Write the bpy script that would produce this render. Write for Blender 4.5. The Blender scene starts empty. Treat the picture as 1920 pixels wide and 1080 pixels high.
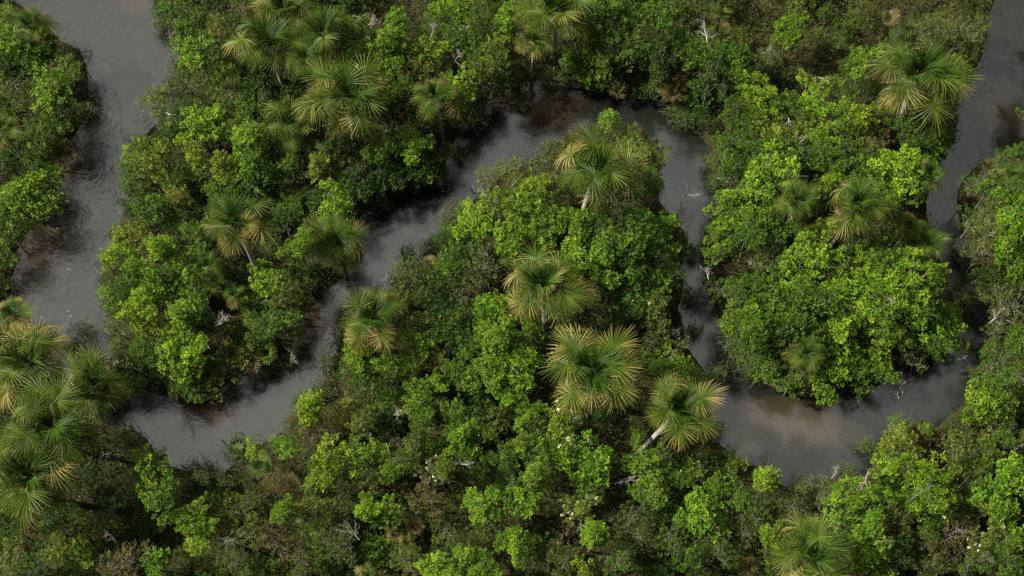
import bpy, math, random
import numpy as np
from mathutils import Vector, Euler, Matrix

# ------------------------------------------------------------------ camera, sky, sun, exposure
S = bpy.context.scene
COL = S.collection
W, H = 1920.0, 1080.0
PITCH = math.radians(67.0)
HFOV = math.radians(40.0)
DIST = 110.0
FPX = W / 2 / math.tan(HFOV / 2)
CAM = np.array([0.0, -DIST * math.cos(PITCH), DIST * math.sin(PITCH)])
cd = bpy.data.cameras.new('camera')
cam = bpy.data.objects.new('camera', cd)
COL.objects.link(cam)
cam.location = CAM
cam.rotation_euler = (math.pi / 2 - PITCH, 0, 0)
cd.sensor_width = 36.0
cd.angle = HFOV
cd.clip_end = 3000.0
S.camera = cam

SUN_EL, SUN_AZ = math.radians(46), math.radians(-82)      # azimuth clockwise from +Y
world = bpy.data.worlds.new('World')
S.world = world
world.use_nodes = True
nt = world.node_tree
nt.nodes.clear()
out = nt.nodes.new('ShaderNodeOutputWorld')
bg = nt.nodes.new('ShaderNodeBackground')
bg.inputs['Strength'].default_value = 0.057
sky = nt.nodes.new('ShaderNodeTexSky')
sky.sky_type = 'NISHITA'
sky.sun_disc = False
sky.sun_elevation = SUN_EL
sky.sun_rotation = SUN_AZ
sky.air_density = 1.0
sky.dust_density = 3.0
tc = nt.nodes.new('ShaderNodeTexCoord')
nz = nt.nodes.new('ShaderNodeTexNoise')
nz.inputs['Scale'].default_value = 2.2
nz.inputs['Detail'].default_value = 5
rp = nt.nodes.new('ShaderNodeValToRGB')
rp.color_ramp.elements[0].position = 0.30
rp.color_ramp.elements[0].color = (6.2, 6.25, 5.9, 1)
rp.color_ramp.elements[1].position = 0.75
rp.color_ramp.elements[1].color = (11.1, 11.1, 10.2, 1)
# cloud deck dimmed, with an unseen bright patch added to lighten the water's reflection
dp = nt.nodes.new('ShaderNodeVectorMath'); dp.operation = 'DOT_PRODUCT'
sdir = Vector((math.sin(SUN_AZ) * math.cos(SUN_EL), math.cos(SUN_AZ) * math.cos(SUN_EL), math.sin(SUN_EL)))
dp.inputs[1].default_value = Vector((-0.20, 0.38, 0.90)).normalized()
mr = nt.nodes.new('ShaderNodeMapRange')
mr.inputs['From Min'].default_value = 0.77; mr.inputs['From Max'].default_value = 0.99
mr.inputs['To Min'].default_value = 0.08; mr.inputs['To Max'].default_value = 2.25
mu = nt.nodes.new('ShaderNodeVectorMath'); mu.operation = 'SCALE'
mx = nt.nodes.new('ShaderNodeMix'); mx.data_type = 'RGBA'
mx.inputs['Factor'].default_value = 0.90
L = nt.links.new
L(tc.outputs['Generated'], nz.inputs['Vector'])
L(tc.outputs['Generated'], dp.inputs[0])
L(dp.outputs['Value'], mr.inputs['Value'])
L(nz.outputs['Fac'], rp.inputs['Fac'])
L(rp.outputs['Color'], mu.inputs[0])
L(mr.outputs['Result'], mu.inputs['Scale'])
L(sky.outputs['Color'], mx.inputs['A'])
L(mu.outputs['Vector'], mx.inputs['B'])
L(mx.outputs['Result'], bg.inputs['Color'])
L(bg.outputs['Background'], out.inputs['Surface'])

sl = bpy.data.lights.new('sun', 'SUN')
sl.energy = 5.0
sl.angle = math.radians(1)
sl.color = (1.0, 0.95, 0.85)
so = bpy.data.objects.new('sun', sl)
COL.objects.link(so)
so.rotation_euler = (-sdir).to_track_quat('-Z', 'Y').to_euler()
so.location = (-60, 60, 120)

S.view_settings.view_transform = 'Standard'
S.view_settings.look = 'None'
S.view_settings.exposure = 0.88
S.view_settings.gamma = 1.0
S.view_settings.use_curve_mapping = False
S.render.engine = 'CYCLES'
S.cycles.max_bounces = 5
S.cycles.diffuse_bounces = 3
S.cycles.glossy_bounces = 2
S.cycles.transmission_bounces = 3
S.cycles.use_denoising = False
S.cycles.sample_clamp_direct = 3.0
S.cycles.sample_clamp_indirect = 2.0

# ------------------------------------------------------------------ picture <-> ground
CP, SP = math.cos(PITCH), math.sin(PITCH)
FWD = np.array([0, CP, -SP]); UPV = np.array([0, SP, CP]); RGT = np.array([1.0, 0, 0])

def unproj(px, py, z=0.0):
    px = np.asarray(px, float); py = np.asarray(py, float)
    d = FWD + ((px - W / 2) / FPX)[..., None] * RGT + ((H / 2 - py) / FPX)[..., None] * UPV
    t = (z - CAM[2]) / d[..., 2]
    return CAM + t[..., None] * d

def proj(p):
    p = np.asarray(p, float) - CAM
    dz = p @ FWD
    return W / 2 + FPX * (p @ RGT) / dz, H / 2 - FPX * (p @ UPV) / dz

def m_per_px(px, py, z):
    p = unproj(px, py, z)
    return float((p - CAM) @ FWD / FPX)

def inpoly(x, y, poly):
    x = np.asarray(x, float); y = np.asarray(y, float)
    c = np.zeros(np.broadcast(x, y).shape, bool)
    n = len(poly)
    for i in range(n):
        x1, y1 = poly[i]; x2, y2 = poly[i - 1]
        if y1 == y2: continue
        k = ((y1 > y) != (y2 > y)) & (x < (x2 - x1) * (y - y1) / (y2 - y1) + x1)
        c ^= k
    return c

RIVER_WIDE = [(-60, -260), (-20, -120), (20, -10), (78, 25), (106, 60), (130, 75), (160, 85), (176, 130), (170, 180), (166, 235),
    (122, 292), (96, 332), (104, 360), (106, 398), (78, 424), (42, 462), (28, 525), (30, 580), (60, 620), (60, 700), (150, 770), (235, 800), (262, 800), (250, 760),
    (234, 735), (205, 700), (196, 620), (194, 575), (178, 532), (180, 490), (195, 465),
    (214, 440), (212, 412), (230, 382), (230, 345), (222, 300), (232, 268), (264, 250), (292, 222), (316, 200), (318, 190), (326, 130), (326, 85), (300, 48), (274, -5), (240, -120), (200, -260)]
RIVER_LOOP = [(232, 735), (290, 752), (340, 760), (400, 757), (415, 737), (470, 712), (520, 692), (562, 655), (560, 628), (580, 592),
    (605, 572), (612, 552), (650, 530), (690, 502), (692, 470), (672, 440), (680, 405), (720, 390), (740, 365), (800, 355), (830, 345), (850, 300), (852, 280),
    (876, 250), (902, 215), (940, 185), (990, 163), (1060, 148), (1112, 172), (1150, 190), (1185, 186), (1222, 188), (1260, 215),
    (1286, 242), (1330, 280), (1336, 330), (1334, 380), (1326, 440), (1316, 500), (1318, 550), (1340, 600), (1380, 650), (1410, 702), (1440, 740),
    (1490, 752), (1560, 742), (1640, 740), (1690, 702), (1760, 682), (1792, 658), (1812, 618), (1806, 580), (1798, 545), (1776, 510),
    (1770, 468), (1758, 425), (1742, 392), (1758, 350), (1770, 300), (1798, 262), (1806, 232), (1800, 190), (1832, 150), (1850, 110),
    (1860, 60), (1875, 0), (1905, -120), (1930, -260), (2040, -260), (1985, -100), (1958, 30), (1930, 130), (1918, 248), (1890, 270), (1850, 290),
    (1810, 310), (1790, 340), (1780, 370), (1786, 400), (1798, 440), (1812, 500), (1812, 535), (1830, 560), (1846, 590),
    (1850, 625), (1850, 645), (1836, 690), (1820, 722), (1800, 752), (1750, 792), (1712, 802), (1690, 772), (1670, 778), (1650, 822),
    (1612, 850), (1640, 880), (1602, 902), (1580, 892), (1540, 882), (1490, 918), (1470, 902), (1440, 852), (1410, 872), (1390, 842), (1350, 832),
    (1338, 780), (1348, 735), (1330, 682), (1290, 652), (1300, 600), (1280, 580), (1290, 545), (1284, 512), (1298, 480), (1300, 442),
    (1270, 400), (1252, 390), (1248, 360), (1240, 330), (1240, 272), (1215, 245), (1198, 236), (1180, 226), (1174, 206), (1150, 210), (1140, 225),
    (1086, 226), (1050, 250), (1000, 292), (984, 302), (930, 320), (915, 345), (880, 372), (858, 372), (836, 392), (834, 425), (810, 440), (800, 470),
    (762, 480), (738, 500), (736, 540), (682, 560), (650, 572), (632, 610), (630, 660), (600, 682), (600, 735), (560, 742), (540, 792),
    (490, 822), (440, 842), (428, 866), (402, 902), (386, 872), (330, 872), (300, 842), (280, 802), (262, 792)]

def in_water_px(x, y):
    return inpoly(x, y, RIVER_WIDE) | inpoly(x, y, RIVER_LOOP)

def ground_px(x, y):
    return proj(np.array([x, y, 0.0]))

# ------------------------------------------------------------------ materials
def new_mat(name):
    m = bpy.data.materials.new(name)
    m.use_nodes = True
    t = m.node_tree
    t.nodes.clear()
    o = t.nodes.new('ShaderNodeOutputMaterial')
    return m, t, o

def leaf_material(name, translucency=0.2, rough=0.5, dry=False):
    m, t, o = new_mat(name)
    N, K = t.nodes.new, t.links.new
    oi = N('ShaderNodeObjectInfo')
    at = N('ShaderNodeAttribute'); at.attribute_name = 'leaf_tone'
    src = oi.outputs['Color']
    if dry:                                   # palm fans: straw-coloured tips, more of them on older fans
        ap = N('ShaderNodeAttribute'); ap.attribute_name = 'along'
        inv = N('ShaderNodeMath'); inv.operation = 'SUBTRACT'; inv.inputs[0].default_value = 1.12
        K(oi.outputs['Alpha'], inv.inputs[1])
        sb = N('ShaderNodeMath'); sb.operation = 'SUBTRACT'
        K(ap.outputs['Fac'], sb.inputs[0]); K(inv.outputs[0], sb.inputs[1])
        ad = N('ShaderNodeMath'); ad.operation = 'MULTIPLY_ADD'; ad.inputs[1].default_value = 0.5
        tone = N('ShaderNodeMath'); tone.operation = 'SUBTRACT'; tone.inputs[1].default_value = 0.5
        K(at.outputs['Fac'], tone.inputs[0])
        K(tone.outputs[0], ad.inputs[0]); K(sb.outputs[0], ad.inputs[2])
        mr2 = N('ShaderNodeMapRange'); mr2.inputs['From Min'].default_value = -0.12; mr2.inputs['From Max'].default_value = 0.62
        K(ad.outputs[0], mr2.inputs['Value'])
        mxx = N('ShaderNodeMix'); mxx.data_type = 'RGBA'
        K(mr2.outputs['Result'], mxx.inputs['Factor'])
        K(oi.outputs['Color'], mxx.inputs['A'])
        mxx.inputs['B'].default_value = (0.28, 0.23, 0.066, 1)
        src = mxx.outputs['Result']
    hs = N('ShaderNodeHueSaturation')
    K(src, hs.inputs['Color'])
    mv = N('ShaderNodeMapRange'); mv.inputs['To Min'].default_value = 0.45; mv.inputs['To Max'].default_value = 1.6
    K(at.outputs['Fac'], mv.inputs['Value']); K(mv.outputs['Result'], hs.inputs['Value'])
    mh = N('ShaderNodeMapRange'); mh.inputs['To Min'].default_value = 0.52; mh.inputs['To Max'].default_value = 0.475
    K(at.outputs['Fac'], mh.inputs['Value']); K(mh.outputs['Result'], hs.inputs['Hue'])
    pb = N('ShaderNodeBsdfPrincipled')
    pb.inputs['Roughness'].default_value = rough
    pb.inputs['Specular IOR Level'].default_value = 0.22
    K(hs.outputs['Color'], pb.inputs['Base Color'])
    tr = N('ShaderNodeBsdfTranslucent')
    g = N('ShaderNodeMix'); g.data_type = 'RGBA'; g.blend_type = 'MULTIPLY'; g.inputs['Factor'].default_value = 1
    g.inputs['B'].default_value = (1.25, 1.25, 0.55, 1)
    K(hs.outputs['Color'], g.inputs['A']); K(g.outputs['Result'], tr.inputs['Color'])
    ms = N('ShaderNodeMixShader'); ms.inputs['Fac'].default_value = translucency
    K(pb.outputs[0], ms.inputs[1]); K(tr.outputs[0], ms.inputs[2]); K(ms.outputs[0], o.inputs['Surface'])
    return m

def bark_material(name, c1, c2, scale=9.0):
    m, t, o = new_mat(name)
    N, K = t.nodes.new, t.links.new
    gx = N('ShaderNodeTexCoord')
    n = N('ShaderNodeTexNoise'); n.inputs['Scale'].default_value = scale; n.inputs['Detail'].default_value = 6
    K(gx.outputs['Object'], n.inputs['Vector'])
    r = N('ShaderNodeValToRGB')
    r.color_ramp.elements[0].position = 0.35; r.color_ramp.elements[0].color = (*c1, 1)
    r.color_ramp.elements[1].position = 0.65; r.color_ramp.elements[1].color = (*c2, 1)
    K(n.outputs['Fac'], r.inputs['Fac'])
    pb = N('ShaderNodeBsdfPrincipled'); pb.inputs['Roughness'].default_value = 0.9
    bp = N('ShaderNodeBump'); bp.inputs['Strength'].default_value = 0.4; bp.inputs['Distance'].default_value = 0.05
    K(n.outputs['Fac'], bp.inputs['Height']); K(bp.outputs[0], pb.inputs['Normal'])
    K(r.outputs['Color'], pb.inputs['Base Color']); K(pb.outputs[0], o.inputs['Surface'])
    return m

M_LEAF = leaf_material('broad_leaf')
M_FAN = leaf_material('palm_fan', 0.2, 0.5, dry=True)
M_FAN.node_tree.nodes['Principled BSDF'].inputs['Specular IOR Level'].default_value = 0.15
M_GRASS = leaf_material('grass_blade', 0.2, 0.6)
M_BARK = bark_material('grey_brown_bark', (0.09, 0.075, 0.06), (0.24, 0.21, 0.18))
M_PALE = bark_material('pale_palm_bark', (0.16, 0.145, 0.12), (0.40, 0.37, 0.32), 4.0)
M_TWIG = bark_material('grey_twig', (0.16, 0.135, 0.11), (0.34, 0.30, 0.26), 6.0)
M_DEAD = bark_material('bleached_wood', (0.24, 0.215, 0.19), (0.46, 0.42, 0.38), 6.0)
m, t, o = new_mat('white_petals')
pb = t.nodes.new('ShaderNodeBsdfPrincipled'); pb.inputs['Base Color'].default_value = (0.62, 0.62, 0.42, 1); pb.inputs['Roughness'].default_value = 0.6
t.links.new(pb.outputs[0], o.inputs['Surface'])
M_FLOWER = m

# soil and leaf litter
m, t, o = new_mat('swamp_soil')
N, K = t.nodes.new, t.links.new
gx = N('ShaderNodeTexCoord')
n1 = N('ShaderNodeTexNoise'); n1.inputs['Scale'].default_value = 0.35; n1.inputs['Detail'].default_value = 8
n2 = N('ShaderNodeTexNoise'); n2.inputs['Scale'].default_value = 5.0; n2.inputs['Detail'].default_value = 8
K(gx.outputs['Object'], n1.inputs['Vector']); K(gx.outputs['Object'], n2.inputs['Vector'])
mxx = N('ShaderNodeMath'); mxx.operation = 'ADD'; K(n1.outputs['Fac'], mxx.inputs[0]); K(n2.outputs['Fac'], mxx.inputs[1])
r = N('ShaderNodeValToRGB')
r.color_ramp.elements[0].position = 0.75; r.color_ramp.elements[0].color = (0.012, 0.010, 0.005, 1)
r.color_ramp.elements[1].position = 1.25; r.color_ramp.elements[1].color = (0.035, 0.034, 0.012, 1)
dv = N('ShaderNodeMath'); dv.operation = 'MULTIPLY'; dv.inputs[1].default_value = 1.0
K(mxx.outputs[0], dv.inputs[0]); K(dv.outputs[0], r.inputs['Fac'])
pb = N('ShaderNodeBsdfPrincipled'); pb.inputs['Roughness'].default_value = 1.0
pb.inputs['Specular IOR Level'].default_value = 0.1
bp = N('ShaderNodeBump'); bp.inputs['Distance'].default_value = 0.15
K(n2.outputs['Fac'], bp.inputs['Height']); K(bp.outputs[0], pb.inputs['Normal'])
K(r.outputs['Color'], pb.inputs['Base Color']); K(pb.outputs[0], o.inputs['Surface'])
M_SOIL = m

# dark tannin water with sand showing on the shoals
SHOALS = [(1480, 806, 120, 56, (0.060, 0.050, 0.031), 0.62), (130, 285, 45, 60, (0.040, 0.025, 0.011), 0.7), (75, 455, 60, 90, (0.026, 0.0165, 0.0075), 0.8),
          (1010, 195, 80, 38, (0.046, 0.027, 0.012), 0.7), (1890, 240, 40, 50, (0.036, 0.024, 0.012), 0.5), (1450, 762, 80, 26, (0.034, 0.022, 0.010), 0.5),
          (610, 590, 65, 34, (0.034, 0.02, 0.009), 0.7), (250, 8, 35, 20, (0.038, 0.024, 0.012), 0.6), (385, 770, 65, 28, (0.052, 0.032, 0.014), 0.65), (115, 330, 22, 62, (0.05, 0.035, 0.018), 0.5)]
m, t, o = new_mat('river_water')
N, K = t.nodes.new, t.links.new
gx = N('ShaderNodeTexCoord')
base = None
nb = N('ShaderNodeTexNoise'); nb.inputs['Scale'].default_value = 0.45; nb.inputs['Detail'].default_value = 6
K(gx.outputs['Object'], nb.inputs['Vector'])
nbs = N('ShaderNodeMapRange'); nbs.inputs['To Min'].default_value = -0.55; nbs.inputs['To Max'].default_value = 0.55
K(nb.outputs['Fac'], nbs.inputs['Value'])
prev = None
for (px, py, rx, ry, c, op) in SHOALS:
    c0 = unproj(px, py, 0); ex = float(unproj(px + rx, py, 0)[0] - c0[0]); ey = float(c0[1] - unproj(px, py + ry, 0)[1])
    mp = N('ShaderNodeVectorMath'); mp.operation = 'SUBTRACT'; mp.inputs[1].default_value = (c0[0], c0[1], 0)
    K(gx.outputs['Object'], mp.inputs[0])
    dvv = N('ShaderNodeVectorMath'); dvv.operation = 'DIVIDE'; dvv.inputs[1].default_value = (ex, ey, 1)
    K(mp.outputs[0], dvv.inputs[0])
    ln = N('ShaderNodeVectorMath'); ln.operation = 'LENGTH'; K(dvv.outputs[0], ln.inputs[0])
    ad = N('ShaderNodeMath'); ad.operation = 'ADD'; K(ln.outputs['Value'], ad.inputs[0]); K(nbs.outputs['Result'], ad.inputs[1])
    mr3 = N('ShaderNodeMapRange'); mr3.interpolation_type = 'SMOOTHSTEP'
    mr3.inputs['From Min'].default_value = 1.35; mr3.inputs['From Max'].default_value = 0.35
    mr3.inputs['To Min'].default_value = 0; mr3.inputs['To Max'].default_value = op
    K(ad.outputs[0], mr3.inputs['Value'])
    mc = N('ShaderNodeMix'); mc.data_type = 'RGBA'
    K(mr3.outputs['Result'], mc.inputs['Factor'])
    if prev is None: mc.inputs['A'].default_value = (0.0095, 0.0098, 0.0080, 1)
    else: K(prev, mc.inputs['A'])
    mc.inputs['B'].default_value = (*c, 1)
    prev = mc.outputs['Result']
pb = N('ShaderNodeBsdfPrincipled')
K(prev, pb.inputs['Base Color'])
pb.inputs['Roughness'].default_value = 0.13
pb.inputs['IOR'].default_value = 1.68
# ripples stretched by the current: warped fine noise over a broad swirl
wn = N('ShaderNodeTexNoise'); wn.inputs['Scale'].default_value = 0.35; wn.inputs['Detail'].default_value = 3
K(gx.outputs['Object'], wn.inputs['Vector'])
wv = N('ShaderNodeVectorMath'); wv.operation = 'MULTIPLY_ADD'; wv.inputs[1].default_value = (3.5, 3.5, 0)
K(wn.outputs['Color'], wv.inputs[0]); K(gx.outputs['Object'], wv.inputs[2])
f1 = N('ShaderNodeTexNoise'); f1.inputs['Scale'].default_value = 2.6; f1.inputs['Detail'].default_value = 5; f1.inputs['Roughness'].default_value = 0.6
K(wv.outputs[0], f1.inputs['Vector'])
f2 = N('ShaderNodeTexNoise'); f2.inputs['Scale'].default_value = 0.7; f2.inputs['Detail'].default_value = 4
K(wv.outputs[0], f2.inputs['Vector'])
sm = N('ShaderNodeMath'); sm.operation = 'MULTIPLY_ADD'; sm.inputs[1].default_value = 1.6
K(f2.outputs['Fac'], sm.inputs[0]); K(f1.outputs['Fac'], sm.inputs[2])
bp = N('ShaderNodeBump'); bp.inputs['Strength'].default_value = 0.22; bp.inputs['Distance'].default_value = 0.10
sx = N('ShaderNodeSeparateXYZ'); K(gx.outputs['Object'], sx.inputs[0])
cur = N('ShaderNodeMapRange'); cur.inputs['From Min'].default_value = -16; cur.inputs['From Max'].default_value = -30
cur.inputs['To Min'].default_value = 0.10; cur.inputs['To Max'].default_value = 0.40      # the wide reach runs faster
K(sx.outputs['X'], cur.inputs['Value']); K(cur.outputs['Result'], bp.inputs['Strength'])
K(sm.outputs[0], bp.inputs['Height']); K(bp.outputs[0], pb.inputs['Normal'])
K(pb.outputs[0], o.inputs['Surface'])
M_WATER = m

# ------------------------------------------------------------------ mesh helpers
def mesh_np(name, V, F, mats, midx=None, tone=None, along=None, smooth=False):
    V = np.ascontiguousarray(V, np.float32); F = np.ascontiguousarray(F, np.int32)
    me = bpy.data.meshes.new(name)
    k = F.shape[1]
    me.vertices.add(len(V)); me.vertices.foreach_set('co', V.ravel())
    me.loops.add(F.size); me.loops.foreach_set('vertex_index', F.ravel())
    me.polygons.add(len(F))
    me.polygons.foreach_set('loop_start', np.arange(0, F.size, k, dtype=np.int32))
    me.polygons.foreach_set('loop_total', np.full(len(F), k, np.int32))
    for mm in mats: me.materials.append(mm)
    if midx is not None: me.polygons.foreach_set('material_index', np.ascontiguousarray(midx, np.int32))
    if smooth: me.polygons.foreach_set('use_smooth', np.ones(len(F), bool))
    me.update(calc_edges=True)
    if tone is not None:
        a = me.attributes.new('leaf_tone', 'FLOAT', 'FACE'); a.data.foreach_set('value', np.ascontiguousarray(tone, np.float32))
    if along is not None:
        a = me.attributes.new('along', 'FLOAT', 'POINT'); a.data.foreach_set('value', np.ascontiguousarray(along, np.float32))
    me.validate()
    return me

def unit(v):
    return v / np.maximum(np.linalg.norm(v, axis=-1, keepdims=True), 1e-9)

def leaves(rng, P, Nrm, Dr, ln, wd):
    """rhombic leaves at P, lying across normal Nrm, pointing along Dr"""
    n = len(P)
    Nrm = unit(Nrm); Dr = unit(Dr - (Dr * Nrm).sum(1, keepdims=True) * Nrm)
    Sd = np.cross(Nrm, Dr)
    l = (ln * rng.uniform(0.7, 1.3, n))[:, None]; w = (wd * rng.uniform(0.7, 1.3, n))[:, None]
    mid = P + Dr * l * 0.45
    a = P; b = mid + Sd * w * 0.5 + Nrm * w * 0.15; c = P + Dr * l; d = mid - Sd * w * 0.5 + Nrm * w * 0.15
    V = np.stack([a, b, c, d], 1).reshape(-1, 3)
    F = np.arange(4 * n).reshape(n, 4)
    return V, F

def tube(path, radii, k=5):
    """tapered tube along a path"""
    path = np.asarray(path, float); n = len(path)
    V = []
    for i in range(n):
        tng = unit((path[min(i + 1, n - 1)] - path[max(i - 1, 0)])[None])[0]
        a = np.array([0, 0, 1.0]) if abs(tng[2]) < 0.9 else np.array([1.0, 0, 0])
        u = unit(np.cross(tng, a)[None])[0]; v = np.cross(tng, u)
        for j in range(k):
            q = 2 * math.pi * j / k
            V.append(path[i] + radii[i] * (math.cos(q) * u + math.sin(q) * v))
    F = []
    for i in range(n - 1):
        for j in range(k):
            F.append((i * k + j, i * k + (j + 1) % k, (i + 1) * k + (j + 1) % k, (i + 1) * k + j))
    return np.array(V), np.array(F)

class Acc:
    def __init__(s): s.V = []; s.F = []; s.M = []; s.T = []; s.A = []; s.n = 0
    def add(s, V, F, m=0, t=None, a=None):
        s.V.append(V); s.F.append(F + s.n); s.n += len(V)
        s.M.append(np.full(len(F), m)); s.T.append(np.full(len(F), 0.5) if t is None else t)
        s.A.append(np.zeros(len(V)) if a is None else a)
    def mesh(s, name, mats, smooth=False):
        return mesh_np(name, np.concatenate(s.V), np.concatenate(s.F), mats, np.concatenate(s.M), np.concatenate(s.T), np.concatenate(s.A), smooth)

def link(name, me, loc=(0, 0, 0), rot=(0, 0, 0), scale=(1, 1, 1), parent=None, color=None):
    ob = bpy.data.objects.new(name, me)
    COL.objects.link(ob)
    ob.location = loc; ob.rotation_euler = rot; ob.scale = scale
    if parent is not None: ob.parent = parent
    if color is not None: ob.color = color
    return ob

# ------------------------------------------------------------------ ground and river
xs = np.concatenate([[-500, -300, -180, -120], np.linspace(-85, 85, 341), [120, 180, 300, 500]])
ys = np.concatenate([[-400, -250, -150, -95], np.linspace(-62, 82, 289), [110, 160, 260, 500]])
GX, GY = np.meshgrid(xs, ys)
gp = np.stack([GX, GY, np.zeros_like(GX)], -1).reshape(-1, 3)
gpx, gpy = proj(gp)
wm = (in_water_px(gpx, gpy) & (gp @ np.array([0, 1, 0]) > -55)).reshape(GX.shape).astype(float)
sm_ = wm.copy()
for _ in range(3):
    q = np.pad(sm_, 1, mode='edge')
    sm_ = sum(q[i:i + sm_.shape[0], j:j + sm_.shape[1]] for i in range(3) for j in range(3)) / 9
rngG = np.random.default_rng(3)
GZ = 0.42 - 1.5 * sm_ + rngG.normal(0, 0.05, GX.shape)
GZ[sm_ < 0.02] += 0.1
gv = np.stack([GX, GY, GZ], -1).reshape(-1, 3)
ny, nx = GX.shape
idx = np.arange(ny * nx).reshape(ny, nx)
gf = np.stack([idx[:-1, :-1], idx[:-1, 1:], idx[1:, 1:], idx[1:, :-1]], -1).reshape(-1, 4)
ground = link('ground', mesh_np('ground', gv, gf, [M_SOIL], smooth=True))
ground['kind'] = 'structure'
wv_ = np.array([(-500, -400, 0), (500, -400, 0), (500, 500, 0), (-500, 500, 0)], float)
water = link('water', mesh_np('water', wv_, np.array([[0, 1, 2, 3]]), [M_WATER]))
water['kind'] = 'structure'

def gz(x, y):
    j = np.clip(np.searchsorted(xs, x), 1, nx - 1); i = np.clip(np.searchsorted(ys, y), 1, ny - 1)
    return GZ[i, j]

# ------------------------------------------------------------------ broadleaf crowns (unit radius about 2 m real size, scaled per tree)
def crown_mesh(seed, form, loose=1.0, twigs=.6):
    rng = np.random.default_rng(seed)
    R = 2.0
    ll, lw = {'r': (.215, .112), 's': (.205, .112), 'f': (.32, .065), 'o': (.15, .08), 'w': (.20, .11), 't': (.20, .112)}[form]
    per = {'r': 53, 's': 50, 'f': 84, 'o': 42, 'w': 48, 't': 52}[form]
    cr = {'r': 0.37, 's': 0.34, 'f': 0.44, 'o': 0.36, 'w': 0.36, 't': 0.34}[form]
    dmin = {'r': 0.54, 's': 0.49, 'f': 0.62, 'o': 0.52, 'w': 0.52, 't': 0.46}[form]
    dmin *= loose
    # several leafy heads make one crown
    heads = []
    if form == 's':
        for i in range(5):
            u = i / 4.0
            heads.append((np.array([rng.normal(0, .32), rng.normal(0, .32), -2.3 + 4.4 * u]), (1.55 - 0.85 * u) * rng.uniform(.85, 1.15), 1.15))
    else:
        nh = {'r': 6, 'f': 6, 'o': 6, 'w': 6, 't': 8}[form]
        a0 = rng.uniform(0, 6.28)
        heads.append((np.array([rng.normal(0, .2), rng.normal(0, .2), rng.uniform(.2, .7)]), R * rng.uniform(.42, .58), 1.1))
        for i in range(nh):
            az = a0 + i * 6.283 / nh + rng.normal(0, .35)
            q = R * rng.uniform(.40, .95)
            heads.append((np.array([q * math.cos(az), q * math.sin(az), rng.uniform(-1.3, .6)]), R * rng.uniform(.27, .50), rng.uniform(.8, 1.3)))
    C = []; AX = []; HB = []
    for (hc, hr, hz) in heads:
        want = int(5.2 * (hr / dmin) ** 2); tries = 0; got = 0
        while got < want and tries < 500:
            tries += 1
            d = unit(rng.normal(size=(1, 3)))[0]
            if d[2] < -0.25: continue
            p = hc + d * np.array([1, 1, hz]) * hr * rng.uniform(.72, 1.12)
            if any(np.sum(((p - h2) / (r2 * np.array([1, 1, z2]))) ** 2) < .45 for h2, r2, z2 in heads): continue
            if any(np.sum((p - c) ** 2) < dmin * dmin for c in C): continue
            C.append(p); got += 1; HB.append(hc)
            AX.append(unit((d * .7 + np.array([0, 0, .8]) + rng.normal(0, .18, 3))[None])[0])
    C = np.array(C)
    A = Acc()
    for c, ax in zip(C, AX):
        k = cr * rng.uniform(0.7, 1.45)
        c = c + ax * rng.normal(0, .27)
        if form == 'f':                       # whorls of long narrow leaflets
            n = int(per * rng.uniform(0.7, 1.3))
            hub = np.repeat(c[None] + unit(rng.normal(size=(9, 3)) + ax * 1.2) * k * 0.7, n // 9 + 1, 0)[:n]
            az = unit(rng.normal(size=(n, 3)) + ax * 0.5)
            P = hub; Dr = az; Nr = np.cross(az, rng.normal(size=(n, 3))) + ax * 0.8
        else:                                 # leafy shoots: rings of leaves up a short twig
            n = int(per * rng.uniform(0.55, 1.35))
            u = rng.uniform(0, 1, n)
            qa = rng.uniform(0, 6.283, n)
            e1 = unit(np.cross(ax, [0.3, 0.9, 0.2])[None])[0]; e2 = np.cross(ax, e1)
            rad = np.cos(qa)[:, None] * e1 + np.sin(qa)[:, None] * e2
            P = c + ax * ((u - .5) * 1.5 * k)[:, None] + rad * (k * (1.05 - .75 * u) * rng.uniform(.2, .9, n))[:, None]
            el = np.radians(rng.uniform(-15, 30, n) + 45 * u)
            Dr = rad * np.cos(el)[:, None] + ax * np.sin(el)[:, None] + rng.normal(0, .22, (n, 3))
            Nr = ax * np.cos(el)[:, None] - rad * np.sin(el)[:, None] + rng.normal(0, .32, (n, 3)) + np.array([0, 0, .15])
        V, F = leaves(rng, P, Nr, Dr, ll, lw)
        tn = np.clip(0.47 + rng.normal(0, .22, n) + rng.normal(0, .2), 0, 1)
        A.add(V, F, 0, tn)
        if form == 'w' and rng.random() < 0.12:
            n2 = rng.integers(5, 14)
            P2 = c + ax * k * .7 + unit(ax + rng.normal(0, .6, (n2, 3))) * k * .6
            V, F = leaves(rng, P2, np.tile(ax, (n2, 1)) + rng.normal(0, .3, (n2, 3)), rng.normal(size=(n2, 3)), .13, .10)
            A.add(V, F, 1)
    # pale twigs out to the shoots, and a few inner leaves
    for c, ax, hb_ in zip(C, AX, HB):
        if rng.random() < twigs:
            st = hb_ + (c - hb_) * .15 - np.array([0, 0, .45]); tip = c + ax * rng.uniform(-.05, .32)
            md = st * .45 + c * .55 + rng.normal(0, .10, 3)
            V, F = tube([st, md, tip], [.030, .020, .007], 3); A.add(V, F, 2)
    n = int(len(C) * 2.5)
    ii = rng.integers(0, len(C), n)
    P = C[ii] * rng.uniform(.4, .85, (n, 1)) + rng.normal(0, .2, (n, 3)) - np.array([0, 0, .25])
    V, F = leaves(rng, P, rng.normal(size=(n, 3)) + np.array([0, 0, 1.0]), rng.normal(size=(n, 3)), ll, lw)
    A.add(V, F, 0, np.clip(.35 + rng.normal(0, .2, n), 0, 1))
    return A.mesh('crown_' + form, [M_LEAF, M_FLOWER, M_TWIG]), C

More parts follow.
